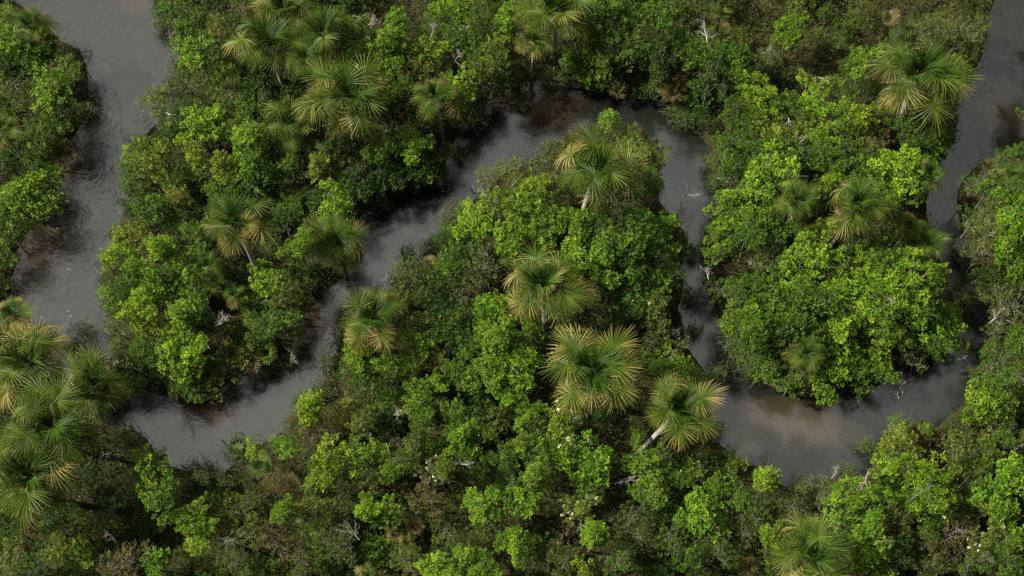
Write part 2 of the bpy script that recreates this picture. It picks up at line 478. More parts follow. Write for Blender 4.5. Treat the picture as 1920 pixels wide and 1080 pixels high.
def limb_mesh(seed, C, form):
    """trunk and limbs, unit height 1 below the crown centre at z=1 (crown offsets in metres / R=2 scale)"""
    rng = np.random.default_rng(seed)
    A = Acc()
    Ht = 4.0
    path = [np.array([0, 0, -Ht])]
    for i in range(1, 5): path.append(np.array([rng.normal(0, .12), rng.normal(0, .12), -Ht + Ht * i / 4 * 0.85]))
    V, F = tube(path, [.13, .11, .10, .085, .06], 6); A.add(V, F)
    sel = C[rng.permutation(len(C))[: (14 if form == 'o' else 11)]]
    for c in sel:
        st = path[rng.integers(2, 5)]
        e = c * (1.10 if rng.random() < (.5 if form == 'o' else .25) else 0.9)
        mid = st * 0.5 + e * 0.5 + np.array([rng.normal(0, .15), rng.normal(0, .15), -0.25])
        V, F = tube([st, mid, e], [.05, .03, .010], 4); A.add(V, F)
        for _ in range(2):
            e2 = e + rng.normal(0, .35, 3) + np.array([0, 0, .2])
            V, F = tube([mid * .3 + e * .7, e2], [.02, .008], 3); A.add(V, F)
    return A.mesh('trunk_' + form, [M_BARK])

PROTO = {}
for form, nv in (('r', 6), ('s', 4), ('f', 3), ('o', 4), ('w', 2), ('t', 3)):
    PROTO[form] = []
    for v in range(nv):
        me, C = crown_mesh(100 + ord(form) * 10 + v, form, (1.0, 1.22, 1.1, 1.38, 1.05, 1.28)[v])
        PROTO[form].append((me, limb_mesh(500 + ord(form) * 10 + v, C, form)))

# ------------------------------------------------------------------ palm fans
def frond_mesh(seed, name, Lp, Lf, spread, tilt, droop, nseg, arch=0.15):
    rng = np.random.default_rng(seed)
    A = Acc()
    k = 5
    pth = [np.array([Lp * i / (k - 1), 0, arch * math.sin(math.pi * i / (k - 1) * 0.6) * Lp * (1 - 0.5 * i / (k - 1))]) for i in range(k)]
    V, F = tube(pth, np.linspace(.045, .022, k), 4)
    A.add(V, F, 0, None, np.full(len(V), -0.25))
    hub = pth[-1]
    ct, st_ = math.cos(tilt), math.sin(tilt)
    SS = math.radians(spread)
    for i in range(nseg):
        u = (i + 0.5) / nseg * 2 - 1
        th = u * SS + rng.normal(0, .025)
        Ls = Lf * (0.78 + 0.22 * math.cos(th * 0.6)) * rng.uniform(0.86, 1.08)
        b = 0.30 * Lf * (1 - abs(u) ** 0.8)
        dr = droop * rng.uniform(0.6, 1.45)
        side = 1 if i % 2 else -1
        n = 5
        pts = []
        for j in range(n):
            s = j / (n - 1)
            x = b + math.cos(th) * Ls * s; y = math.sin(th) * Ls * s
            z = 0.30 * abs(math.sin(th)) * Ls * s * (1 - s) + 0.10 * Ls * s * (1 - abs(u)) - dr * Ls * s ** 2.2 - 0.10 * (b / max(Lf, .1))
            sh = 1 - 0.25 * dr * s
            pts.append(np.array([x * sh, y * sh, z]))
        pts = np.array(pts)
        wd = np.array([.015, .040, .046, .030, .005]) * 0.5 * (Lf / 1.5) ** 0.5
        tg = unit(np.gradient(pts, axis=0))
        sd = unit(np.cross(np.array([0, 0, 1.0]), tg)); up = np.cross(tg, sd)
        roll = side * math.radians(32)
        sd2 = sd * math.cos(roll) + up * math.sin(roll)
        Lw = pts + sd2 * wd[:, None]; Rw = pts - sd2 * wd[:, None]
        V = np.concatenate([Lw, Rw])
        V = np.stack([V[:, 0] * ct + V[:, 2] * st_ , V[:, 1], -V[:, 0] * st_ + V[:, 2] * ct], 1) + hub
        F = np.array([(j, j + 1, n + j + 1, n + j) for j in range(n - 1)])
        tn = np.full(len(F), np.clip(0.5 + rng.normal(0, .3), 0, 1))
        al = np.tile(np.linspace(0, 1, n), 2)
        A.add(V, F, 0, tn, al)
    return A.mesh(name, [M_FAN])

R_ = math.radians
FR = {
    'spear': [frond_mesh(1 + i, 'frond_spear', 0.45, 1.35, 30 + 25 * i, R_(0), 0.04, 24) for i in range(2)],
    'young': [frond_mesh(11 + i, 'frond_young', 0.80, 1.50, 100 + 15 * i, R_(5), 0.10, 48) for i in range(3)],
    'mature': [frond_mesh(21 + i, 'frond_mature', 1.40, 1.60, 140 + 8 * i, R_(12 + 9 * i), 0.16, 58) for i in range(4)],
    'old': [frond_mesh(31 + i, 'frond_old', 1.65, 1.55, 142, R_(20 + 14 * i), 0.28, 54) for i in range(3)],
    'dead': [frond_mesh(41 + i, 'frond_dead', 1.55, 1.4, 100, R_(40 + 12 * i), 0.5, 36) for i in range(2)],
}

def palm_trunk(seed):
    rng = np.random.default_rng(seed)
    pth = [np.array([0, 0, z]) for z in np.linspace(-1.0, -0.01, 9)]
    V, F = tube(pth, [.24, .2, .185, .18, .175, .175, .18, .19, .17], 10)
    A = Acc(); A.add(V, F)
    for i in range(26):                     # leaf scars ring by ring
        z = -0.985 + i * 0.037
        q = np.linspace(0, 2 * math.pi, 11)[:-1]
        r0 = .194
        ring = lambda rr, zz: np.stack([rr * np.cos(q), rr * np.sin(q), np.full(10, zz)], 1)
        V = np.concatenate([ring(r0 - .012, z), ring(r0 + .006, z + .004), ring(r0 - .012, z + .008)])
        F = np.array([(a * 10 + j, a * 10 + (j + 1) % 10, (a + 1) * 10 + (j + 1) % 10, (a + 1) * 10 + j) for a in range(2) for j in range(10)])
        A.add(V, F)
    return A.mesh('palm_trunk', [M_PALE], smooth=False)
PALM_TRUNK = palm_trunk(5)

ITEMS = []            # (px, py, r) of everything placed, for filling the gaps
THINGS = []           # (object, px, py, words) labelled at the end
LAND = []             # landmark phrases

def land_height(px, py, z, low=0.9):
    """the highest crown height <= z whose foot stands on land"""
    while z > low:
        p = unproj(px, py, z)
        a, b = ground_px(p[0], p[1])
        if not bool(in_water_px(a, b)): return z, p
        z -= 0.25
    return z, unproj(px, py, z)

def palm(px, py, rpx, z, dry, label, short=None, lean=(0, 0), seed=0, gcol=(0.052, 0.086, 0.010)):
    rng = np.random.default_rng(7000 + seed)
    z, p = land_height(px, py, z, 1.6)
    s = rpx * m_per_px(px, py, z) / 2.85
    fx, fy = p[0] + lean[0], p[1] + lean[1]
    g = float(gz(fx, fy)) - 0.1
    root = bpy.data.objects.new('fan_palm', None); COL.objects.link(root)
    root.location = (fx, fy, g)
    root['label'] = label; root['category'] = 'palm'; root['group'] = 'fan palms along the river'
    head = Vector((p[0] - fx, p[1] - fy, z - g))
    tr = link('trunk', PALM_TRUNK, head, parent=root, scale=(s * 1.05, s * 1.05, head.length))
    tr.rotation_euler = head.to_track_quat('Z', 'Y').to_euler()
    n = int(rng.integers(20, 25)) if rpx > 56 else int(rng.integers(14, 18))
    if rpx < 34: n = 9
    a0 = rng.uniform(0, 6.28)
    tl = R_(rng.uniform(0, 9)); ta = rng.uniform(0, 6.28)          # the whole head leans a little
    for k in range(n):
        u = (k + 0.5) / n
        phi = 6 + 86 * u ** 0.72 + rng.normal(0, 8)
        az = a0 + k * 2.39996 + rng.normal(0, .30)
        phi += math.degrees(tl) * math.cos(az - ta)
        kind = 'spear' if u < .17 else 'young' if u < .40 else 'mature' if u < .74 else 'old'
        f = FR[kind][rng.integers(len(FR[kind]))]
        d = {'spear': .0, 'young': .04, 'mature': .22, 'old': .44}[kind] + (dry - .4) * 0.8 * (u + .15) + rng.normal(0, .22)
        if kind == 'old' and rng.random() < dry * .5: d += 0.3
        c = np.array(gcol) * np.array({'spear': (.45, .75, .7), 'young': (.65, .92, .8), 'mature': (1.05, 1.08, 1.0), 'old': (1.3, 1.15, 1.2)}[kind]) * rng.uniform(.8, 1.25)
        sc = s * rng.uniform(.78, 1.12)
        e = Euler((rng.normal(0, .28), R_(phi - 90), az), 'XYZ')
        ob = link('frond', f, head + Vector((0, 0, -0.06 * k / n)), e, (sc, sc, sc), root, (*c, float(np.clip(d, 0, 1.0))))
    if rpx > 40:
        for k in range(int(round(1 + dry * 4))):
            f = FR['dead'][rng.integers(2)]
            e = Euler((rng.normal(0, .2), R_(rng.uniform(22, 45)), rng.uniform(0, 6.28)), 'XYZ')
            c = (0.20, 0.115, 0.038) if rng.random() < .6 else (.17, .12, .07)
            sc = s * rng.uniform(.85, 1.0)
            ob = link('dead_frond', f, head + Vector((0, 0, -.15)), e, (sc, sc, sc), root, (*c, .55))
    ITEMS.append((px, py, rpx * 0.85))
    if short: LAND.append((px, py, short))
    return root

PALMS = [
 (62, 48, 50, 6.5, .55, "half-hidden palm with browned side fans at the head of the wide reach", "the half-hidden palm"),
 (2, 243, 44, 6, .7, "yellowed palm cut by the picture's edge beside the wide reach", "the cut-off yellow palm"),
 (505, 84, 76, 7.2, .30, "largest dark green palm of the tight upper palm cluster", "the upper cluster's largest palm"),
 (530, 18, 64, 7.4, .25, "dark palm at the top of the upper palm cluster, cut by the frame", "the cluster's topmost palm"),
 (606, 62, 60, 7.2, .30, "stiff upright palm on the outer side of the upper palm cluster", "the stiff upright palm"),
 (572, 110, 44, 7.5, .30, "small palm hanging below the stiff upright palm of the upper cluster", None),
 (655, 182, 90, 8.5, .55, "tall palm whose grey trunk shows under its long yellow skirt", "the yellow-skirted palm"),
 (546, 232, 54, 7, .35, "dark palm tucked low beside the tall yellow-skirted palm", "the tucked-in dark palm"),
 (818, 184, 56, 7, .45, "palm of few open fans over the bank above the river's first arch", "the open-fanned palm"),
 (1040, 22, 80, 7.4, .45, "broad palm cut by the top of the frame above the river arch", "the arch-top palm"),
 (1002, 78, 40, 6.5, .50, "small dark palm dangling one straw fan over the river arch", "the dangling-fan palm"),
 (1120, 318, 88, 8.5, .45, "large palm on a leaning white-barked trunk near the central peninsula's tip", "the peninsula-tip palm"),
 (1238, 283, 28, 4, .50, "small grey-green palm at the water on the peninsula's outer edge", None),
 (1350, 28, 30, 5, .75, "pale straw palm at the edge of the brown heath", "the pale straw palm"),
 (1720, 142, 96, 7.5, .45, "widest palm, with yellow side fans, between the heath and the narrow reach", "the heath-edge palm"),
 (1497, 378, 52, 7.5, .25, "smaller of the paired dark palms sunk in bright trees", "the smaller paired palm"),
 (1606, 385, 68, 7.8, .30, "larger of the paired dark palms sunk in bright trees", "the larger paired palm"),
 (1742, 333, 38, 4.5, .15, "very dark low palm overhanging the narrow reach", "the low dark palm"),
 (1704, 428, 38, 4.5, .35, "palm with a reddish heart just above a twin at the narrow reach", "the red-hearted palm"),
 (1740, 458, 40, 4, .20, "green palm spreading out over the dark water of the narrow reach", "the overhanging palm"),
 (1898, 330, 32, 5, .35, "small palm on the far bank of the narrow reach", "the far-bank palm"),
 (444, 418, 74, 12, .45, "solitary tall palm on a straight white trunk amid dark forest", "the white-trunked palm"),
 (388, 496, 38, 5, .10, "fresh dark green palm under the white-trunked palm", "the fresh dark palm"),
 (402, 530, 28, 4.5, .15, "lowest small dark palm under the white-trunked palm's side fans", None),
 (440, 553, 32, 4.5, .65, "straw-tipped small palm at the foot of the white-trunked palm", "the straw-tipped palm"),
 (632, 456, 62, 8.5, .45, "palm with an orange lower fan overhanging the channel's neck", "the channel-neck palm"),
 (700, 597, 68, 7, .50, "bright-hearted palm standing out against the channel water", "the bright-hearted palm"),
 (1020, 537, 88, 8.5, .75, "straw-fringed palm in the middle of the central peninsula", "the straw-fringed palm"),
 (1113, 698, 90, 8.5, .70, "large orange-tinged palm below the straw-fringed palm", "the orange-tinged palm"),
 (1276, 768, 80, 8, .60, "palm on a thick pale trunk leaning away from the sandy shoal", "the leaning-trunk palm"),
 (1510, 662, 44, 5, .20, "dark ragged palm low in the bright wooded peninsula", "the ragged dark palm"),
 (24, 590, 50, 7, .85, "topmost palm of the big riverside grove, with orange fans", "the grove's topmost palm"),
 (56, 682, 90, 8.6, .95, "yellowest large palm of the big riverside grove", "the grove's yellowest palm"),
 (180, 722, 78, 7.4, .80, "palm of the big grove that reaches out over the river", "the grove's river palm"),
 (96, 796, 92, 9.0, .45, "greenest large palm of the big riverside grove", "the grove's greenest palm"),
 (58, 893, 96, 8.4, .60, "lowest and largest palm of the big riverside grove", "the grove's lowest palm"),
 (1524, 1044, 86, 8.5, .65, "large palm cut by the bottom of the frame", "the bottom-edge palm"),
 (690, 1082, 30, 5, .80, "small straw palm tip cut off at the bottom of the frame", "the cut-off straw palm"),
 (1928, 826, 28, 5, .80, "yellow fan of a palm reaching in at the side edge", None),
 (4, 1078, 28, 5, .70, "yellow palm fan in the corner below the palm grove", None),
]
for i, (px, py, r, z, dry, lab, short) in enumerate(PALMS):
    ln = {444: (.15, -.2), 1120: (-1.0, -.6), 1276: (-3.0, -1.6), 655: (-.3, -.2)}.get(px, (0.3 * math.sin(i), 0.3 * math.cos(i * 2)))
    palm(px, py, r, z, dry, lab, short, ln, i)

# ------------------------------------------------------------------ broadleaf trees: picture place, radius, colour + form
COLOURS = {'L': (0.142, 0.252, 0.009), 'B': (0.100, 0.196, 0.007), 'M': (0.054, 0.118, 0.006), 'D': (0.027, 0.064, 0.005),
           'O': (0.070, 0.100, 0.011), 'R': (0.088, 0.080, 0.018), 'Y': (0.124, 0.168, 0.013), 'G': (0.078, 0.098, 0.024)}
CNAME = {'L': 'lime green', 'B': 'bright green', 'M': 'mid green', 'D': 'dark green', 'O': 'olive', 'R': 'russet-tinged', 'Y': 'yellowish green', 'G': 'grey-green'}
FNAME = {'r': 'rounded tree', 's': 'slender tree', 'f': 'feathery tree', 'o': 'open twiggy tree', 'w': 'white-flowering tree', 't': 'dense tree'}
TREES = """
15 40 22 Br;48 75 34 Br;82 82 26 Ms;20 118 26 Mr;60 118 30 Mr;125 130 28 Bo;90 165 36 Br;28 160 30 Oo;150 108 30 Oo;158 155 24 Ro;112 222 26 Mr;142 212 24 Oo;58 192 28 Oo;8 130 26 Dr;60 285 22 Mr;15 300 26 Dr
50 368 60 Bt;2 412 30 Mr;14 482 28 Mr;20 530 22 Go;155 630 28 Mo;135 655 20 Mr
300 15 26 Mr;342 22 30 Mr;376 32 22 Bo;330 68 24 Dr;362 52 24 Mr;402 62 26 Yo;366 98 32 Br;405 112 28 Mo;418 142 26 Bo;352 150 26 Oo;390 152 28 Oo;440 100 26 Oo;432 182 26 Mo;490 172 32 Dt;470 205 26 Mr;455 20 26 Oo;440 55 22 Mr
286 188 24 Yo;306 206 20 Yo;300 180 16 Lr;370 228 30 Lr;332 222 26 Dr;398 242 22 Lr;408 208 26 Mr;322 244 24 Mr;424 242 26 Br;268 270 26 Br;246 290 20 Ls;288 302 30 Yr;236 315 20 Mr;254 335 26 Mr;310 268 26 Dr;322 335 26 Mr;368 292 26 Ls;428 312 28 Ys;470 272 38 Bs;482 318 30 Ms;540 288 26 Mr;546 305 22 Ms;592 312 26 Ys;505 210 28 Mr;512 262 30 Dr;400 330 28 Mr
668 50 24 Mr;666 92 30 Br;742 40 22 Bs;738 78 26 Bs;728 104 32 Bt;820 42 26 Mo;806 92 30 Br;850 20 28 Br;878 22 28 Br;842 62 24 Mr;886 78 28 Mr;932 88 26 Yr;955 32 24 Bs;920 112 28 Mr;858 108 22 Oo;870 152 34 Br;772 92 26 Mo;775 130 28 Or;760 170 26 Mr;712 130 24 Or;900 135 24 Or;880 195 26 Dr;922 160 30 Oo;950 130 26 Mr;965 165 22 Dr;740 205 26 Dr;905 38 24 Mr;640 60 24 Mr;660 128 20 Br
1080 86 30 Mr;1112 62 26 Mr;1132 30 34 Mr;1180 20 28 Dr;1202 50 26 Br;1170 86 30 Mr;1102 122 32 Bt;1112 155 20 Mr;1162 62 26 Mr;1242 30 30 Mr;1262 78 28 Dr;1240 118 26 Dr;1070 130 22 Dr;1205 100 26 Mr;1215 165 24 Dr;1290 100 26 Mr;1140 110 22 Mr
770 252 30 Mr;750 290 26 Mt;782 275 26 Br;812 302 30 Mr;832 318 22 Mo;700 270 24 Br;732 278 22 Mr;650 322 24 Oo;660 350 28 Dr;700 345 26 Dr;775 320 28 Dr;740 335 26 Dr;630 350 24 Mr;610 330 24 Or
1146 225 22 Bs;1120 242 20 Mo;1205 250 10 Rs;1190 268 26 Bo;1216 285 26 Yw;1064 290 36 Or;1022 305 30 Oo;1085 262 20 Ro;960 320 30 Yo;1012 348 20 Lr;912 332 20 Yo;1226 318 24 Mr;1215 350 26 Mr;1040 345 26 Oo;1010 380 28 Mr
1300 16 30 Mr;1330 82 22 Bo;1380 112 32 Mt;1312 108 26 Mr;1490 38 18 Br;1482 64 24 Bt;1552 22 16 Mr;1770 36 22 Yo;1732 52 22 Mo;1682 68 18 Mo;1622 112 26 Br;1600 118 18 Mr;1800 132 20 Br;1840 45 26 Oo;1835 90 26 Oo;1800 60 28 Oo;1390 68 22 Or;1360 140 26 Mr;1440 110 22 Oo
1332 152 28 Dr;1432 178 28 Lf;1402 182 18 Lf;1522 162 24 Lr;1572 162 24 Mr;1532 198 28 Lr;1622 212 28 Lr;1592 200 22 Br;1422 236 28 Br;1380 200 26 Mr;1452 250 28 Yr;1502 236 22 Lf;1540 255 30 Lr;1545 290 24 Br;1600 235 28 Br;1450 320 42 Lt;1572 290 24 Mr;1546 345 22 Lr;1652 236 28 Ro;1600 268 26 Ro;1640 282 28 Ro;1682 322 38 Lr;1740 298 26 Br;1362 272 26 Mr;1382 312 26 Mr;1345 335 20 Oo;1782 248 22 Mo;1762 268 24 Mr;1722 262 24 Mr;1390 240 26 Mr;1480 200 24 Mr;1420 285 26 Mr;1500 285 28 Mr;1600 310 28 Mr;1640 225 22 Br;1700 240 22 Mr;1560 320 22 Br;1640 330 26 Br;1755 240 20 Mr
1972 40 34 Mt;1962 110 34 Bt;1958 165 34 Mt;1950 220 32 Mr;1985 270 34 Mr;1830 342 22 Mo;1908 282 26 Mr;1880 300 26 Mo;1860 345 24 Mr;1915 360 24 Mr
242 388 26 Dr;270 382 26 Mr;302 386 28 Mr;345 402 26 Dr;332 372 24 Ys;290 412 26 Mr;218 432 16 Ls;226 472 36 Lr;258 442 26 Yr;200 492 22 Br;262 502 28 Lr;298 462 26 Ls;346 492 28 Br;320 515 26 Mr;240 535 26 Mr;202 548 24 Br;226 572 26 Mr;282 542 28 Br;326 538 26 Br;262 578 28 Lr;340 585 26 Bs;336 615 24 Br;280 612 28 Lr;300 655 26 Dr;322 668 28 Lt;362 662 28 Lt;232 620 26 Oo;216 652 24 Oo;250 688 26 Dr;270 652 24 Mr;292 700 26 Dr;412 632 20 Ro;332 712 24 Oo;422 690 26 Oo;350 730 22 Mr;390 725 26 Or;250 720 18 Mr;370 440 24 Mr;365 540 22 Mr;380 590 24 Mr
500 524 26 Lt;530 402 26 Dr;552 385 20 Bt;528 360 26 Mr;560 462 26 Br;552 502 24 Mr;560 540 24 Or;572 572 22 Oo;632 388 34 Ls;520 602 26 Mr;482 622 24 Mo;555 655 20 Bo;580 420 22 Or;590 370 26 Dr;480 360 26 Dr;440 350 26 Mr;500 690 24 Mo;530 560 26 Or;460 660 24 Or;545 610 24 Mr;410 370 24 Mr
850 392 24 Ro;872 388 22 Br;926 380 30 Lr;990 376 32 Lr;1012 400 24 Br;886 420 30 Lr;892 446 30 Br;956 442 28 Lt;1002 430 30 Br;850 442 24 Mr;826 448 20 Dr;880 475 26 Mr;905 505 38 Go;850 478 26 Mr;776 522 28 Oo;866 552 28 Go;1076 425 30 Bt;1112 432 26 Mr;1030 420 24 Mr;1050 402 22 Oo;1096 505 40 Bt;1140 440 24 Mr;1186 470 46 Mt;1196 530 34 Mt;1254 415 32 Bt;1276 465 24 Mw;1222 420 26 Mr;1240 470 24 Bw;1250 520 26 Mr;1265 550 24 Mr;1150 540 28 Dr;830 510 26 Mr;960 480 24 Mr
912 590 30 Br;830 582 28 Dr;804 552 26 Dr;792 606 20 Yr;786 642 28 Br;940 576 28 Br;926 628 34 Bs;900 655 26 Mr;990 622 26 Mr;1012 645 28 Mr;950 662 22 Br;970 692 36 Br;912 702 30 Bt;822 690 26 Yo;820 622 26 Mr;862 642 26 Dr;676 662 26 Br;706 678 34 Br;672 700 26 Mr;816 718 18 Br;1190 582 26 Mw;1120 592 24 Mr;1160 596 26 Dr;1258 668 28 Bo;1195 690 26 Mr;1222 640 24 Oo;1284 690 24 Br;740 680 28 Mr;770 690 24 Mr;860 690 26 Mr;760 560 24 Or;850 610 24 Mr;880 590 24 Mr;1230 590 24 Or;1240 700 22 Mr
1370 385 40 Bt;1350 430 34 Bt;1402 442 28 Mr;1350 465 24 Br;1400 362 28 Br;1432 402 26 Br;1352 545 26 Mo;1322 522 20 Oo;1422 482 28 Oo;1442 462 24 Mo;1550 430 22 Ls;1510 487 40 Lt;1562 482 28 Br;1573 515 38 Lr;1640 490 34 Br;1642 525 28 Lr;1630 555 34 Br;1572 550 26 Lr;1703 522 50 Lf;1752 512 26 Lr;1740 562 28 Mr;1722 602 44 Bt;1782 590 28 Lr;1772 630 26 Lr;1570 605 36 Lt;1642 592 30 Lr;1610 590 26 Lr;1672 625 26 Br;1630 655 40 Lt;1580 665 40 Br;1510 562 38 Mt;1452 555 36 Mr;1400 592 30 Bt;1388 560 24 Mr;1432 612 36 Mt;1480 622 28 Mr;1442 690 30 Mr;1482 720 26 Mr;1550 705 30 Bt;1610 702 28 Mr;1652 695 28 Mr;1702 665 34 Oo;1752 645 24 Mr;1772 668 20 Mo;1722 640 24 Mr;1470 512 26 Mr;1490 430 22 Mr;1450 430 24 Mr;1680 570 26 Br;1690 480 22 Mr;1540 640 24 Mr;1500 700 22 Or;1410 540 24 Mr;1650 450 24 Mr;1600 460 24 Mr;1670 400 22 Mr;1690 370 24 Br;1710 345 22 Br;1450 365 24 Mr;1415 330 24 Mr
1832 402 26 Mo;1862 430 34 Yo;1902 402 36 Br;1880 385 24 Mr;1896 472 34 Bt;1842 472 28 Oo;1912 522 26 Mr;1862 522 28 Dr;1900 582 38 Oo;1872 610 26 Oo;1880 672 30 Mo;1902 702 26 Yo;1916 642 26 Mr;1850 660 22 Mr;1870 565 24 Or;1880 720 26 Mr
16 762 26 Dr;236 822 36 Gw;270 852 26 Mo;282 882 28 Br;300 862 24 Mr;476 846 26 Lr;536 836 22 Br;578 756 28 Ls;572 782 20 Br;552 785 22 Ro;572 802 24 Ro;600 805 26 Ro;622 862 38 Lr;602 892 26 Br;520 902 24 Ro;300 935 32 Mr;202 930 26 Dr;252 912 24 Oo;382 892 24 Oo;422 902 26 Oo;350 972 30 Br;386 988 20 Br;150 1032 20 Lr;106 1030 24 Yr;30 1040 28 Yo;62 1062 26 Mo;90 990 26 Dr;30 990 24 Dr;366 1022 20 Lr;290 1050 24 Br;232 1060 38 Ro;528 958 24 Bs;592 988 22 Bo;520 1022 34 Ro;582 940 26 Or;622 950 26 Oo;460 942 24 Oo;440 1050 26 Oo;332 1055 24 Oo;622 1010 26 Oo;470 1000 26 Oo;570 1055 26 Oo;180 990 24 Oo
650 772 22 Yr;680 792 24 Or;680 850 30 Br;722 742 24 Mr;740 872 24 Oo;782 752 30 Br;742 830 24 Ro;790 792 26 Mr;772 842 24 Oo;730 882 20 Br;766 862 24 Mo;860 772 24 Br;870 822 28 Bt;850 802 24 Mr;896 808 24 Mr;840 872 22 Br;812 882 20 Gw;960 732 28 Bt;998 782 22 Bt;972 832 22 Br;1050 802 38 Bw;1062 845 24 Mr;1012 852 26 Mr;946 855 22 Mr;1150 782 24 Dr;1108 866 40 Bt;1196 820 18 Br;1212 872 28 Br;1230 912 28 Br;1208 922 22 Bo;1102 920 26 Mo;1252 862 24 Dr;1268 892 22 Mr;1002 890 28 Bs;980 932 34 Br;1042 900 22 Ro;906 952 26 Bt;970 1016 26 Bt;690 952 22 Lr;732 962 22 Br;802 930 28 Ro;840 1000 24 Oo;1090 952 24 Yw;1112 1000 28 Bs;1182 970 26 Oo;1262 1010 26 Mo;872 1052 28 Bt;816 1066 26 Lt;910 1068 26 Br;1096 1070 22 Br;1202 1010 26 Oo;1060 1050 26 Oo;1000 1060 24 Oo;640 1030 24 Oo;760 1045 26 Oo;1160 1050 26 Mo;690 900 24 Oo
1288 880 20 Lw;1376 864 28 Br;1350 916 28 Br;1390 932 24 Mr;1320 966 38 Bt;1438 866 14 Ro;1444 896 26 Ls;1550 922 34 Go;1450 1002 22 Br;1588 968 46 Lf;1632 1000 30 Br;1630 1060 34 Bt;1680 792 18 Mo;1736 802 20 Br;1690 830 30 Yr;1670 872 28 Lr;1737 905 48 Bf;1852 752 38 Bt;1862 792 28 Yo;1882 815 24 Mr;1802 850 30 Or;1850 852 24 Br;1830 885 26 Mr;1892 905 44 Bt;1762 950 28 Bw;1750 985 24 Mr;1872 960 26 Yw;1850 1012 24 Yw;1902 1000 28 Br;1690 1030 26 Dr;1780 1010 40 Ro;1752 1062 26 Oo;1830 1052 26 Mo;1300 1040 26 Mr;1400 1000 24 Oo;1420 960 26 Mo;1480 950 24 Oo;1660 940 26 Mr;1690 970 24 Or;1350 1030 26 Mo;1900 1062 26 Mr;1810 940 24 Mr
"""
rngT = np.random.default_rng(77)
KC = {}

def tree(px, py, r, colr, form, z=None, name='tree'):
    if z is None:
        z = (3.7 + 0.045 * r + (1.2 if form == 's' else 0) + (-0.8 if form == 'o' else 0)) + rngT.normal(0, .35)
    qq = np.linspace(0, 6.28, 17)[:-1]
    grow = 1.16
    OVER = {(1444, 896), (1438, 866), (578, 756), (572, 782), (286, 188), (306, 206), (300, 180), (155, 630), (960, 320), (912, 332), (1146, 225), (1680, 792), (135, 655)}
    if (px, py) in OVER: grow = 1.05
    while (px, py) not in OVER and grow > .68 and (in_water_px(px + r * grow * 1.02 * np.cos(qq), py + r * grow * 1.02 * np.sin(qq))).mean() > .07: grow -= .05
    if (px, py) not in OVER and bool(np.any(in_water_px(px + np.array([0, 0, -30, 30, 0]), py + r + np.array([8, 30, 8, 8, 48])))):
        z = min(z, 2.1 + .02 * r)                    # trees at the water's edge stay low
    z, p = land_height(px, py, z, 1.2)
    sc = grow * r * m_per_px(px, py, z) / (2.0 if form != 's' else 2.0)
    vz = rngT.uniform(.88, 1.12)
    x, y = float(p[0]), float(p[1])
    g = float(gz(x, y)) - .1
    root = bpy.data.objects.new(name, None); COL.objects.link(root)
    root.location = (x, y, g)
    cm, tm = PROTO[form][rngT.integers(len(PROTO[form]))]
    rz = rngT.uniform(0, 6.28)
    b = np.array(COLOURS[colr]); b = b * rngT.uniform(.86, 1.14) * (1 + rngT.normal(0, .045, 3))
    ax_ = rngT.uniform(.84, 1.19)
    link('crown', cm, (0, 0, z - g), (rngT.normal(0, .14), rngT.normal(0, .14), rz), (sc * ax_, sc / ax_, sc * vz), root, (*np.maximum(b, .004), 1))
    link('trunk', tm, (0, 0, z - g), (0, 0, rz), (sc, sc, max((z - g) / 4.0, .3)), root)
    root['category'] = 'tree'
    ITEMS.append((px, py, r))
    return root

for tok in TREES.replace('\n', ';').split(';'):
    if not tok.strip(): continue
    a, b, r, cf = tok.split()
    kn = {'s': 'slender_tree', 'f': 'feathery_tree', 'w': 'flowering_tree', 'o': 'twiggy_bush'}.get(cf[1], 'broadleaf_tree' if float(r) >= 25 else 'young_tree')
    o_ = tree(float(a), float(b), float(r), cf[0], cf[1], None, kn)
    o_['category'] = kn.replace('_', ' ')
    KC[kn] = KC.get(kn, 0) + 1
    o_['group'] = kn.replace('_', ' ') + 's of the swamp forest' if kn != 'twiggy_bush' else 'twiggy bushes of the swamp forest'
    size = 'small' if float(r) < 22.5 else 'big' if float(r) > 33 else ''
    THINGS.append((o_, float(a), float(b), (size + ' ' + CNAME[cf[0]] + ' ' + FNAME[cf[1]]).strip()))

# ------------------------------------------------------------------ bare dead trees and branches
def dead_mesh(seed, flat):
    rng = np.random.default_rng(seed)
    A = Acc()
    def grow(p, d, l, r, lev):
        n = 4; pts = [p]
        for i in range(n):
            d = unit((d + rng.normal(0, .09, 3))[None])[0]
            pts.append(pts[-1] + d * l / n)
        V, F = tube(pts, np.linspace(r, r * .45, n + 1), 5 if lev < 2 else 3); A.add(V, F)
        if lev < 4:
            for _ in range(3 if lev else 5):
                q = pts[rng.integers(1, n + 1)]
                dd = unit((d + rng.normal(0, .5, 3) + np.array([0, 0, .12 if not flat else -.05]))[None])[0]
                grow(q, dd, l * rng.uniform(.45, .8), r * .6, lev + 1)
    grow(np.zeros(3), unit(np.array([[.5 if not flat else 1.0, 0, .8 if not flat else .12]]))[0], .80, .030, 0)
    return A.mesh('dead_wood', [M_DEAD])
DEAD = [dead_mesh(900 + i, i % 2 == 1) for i in range(8)]
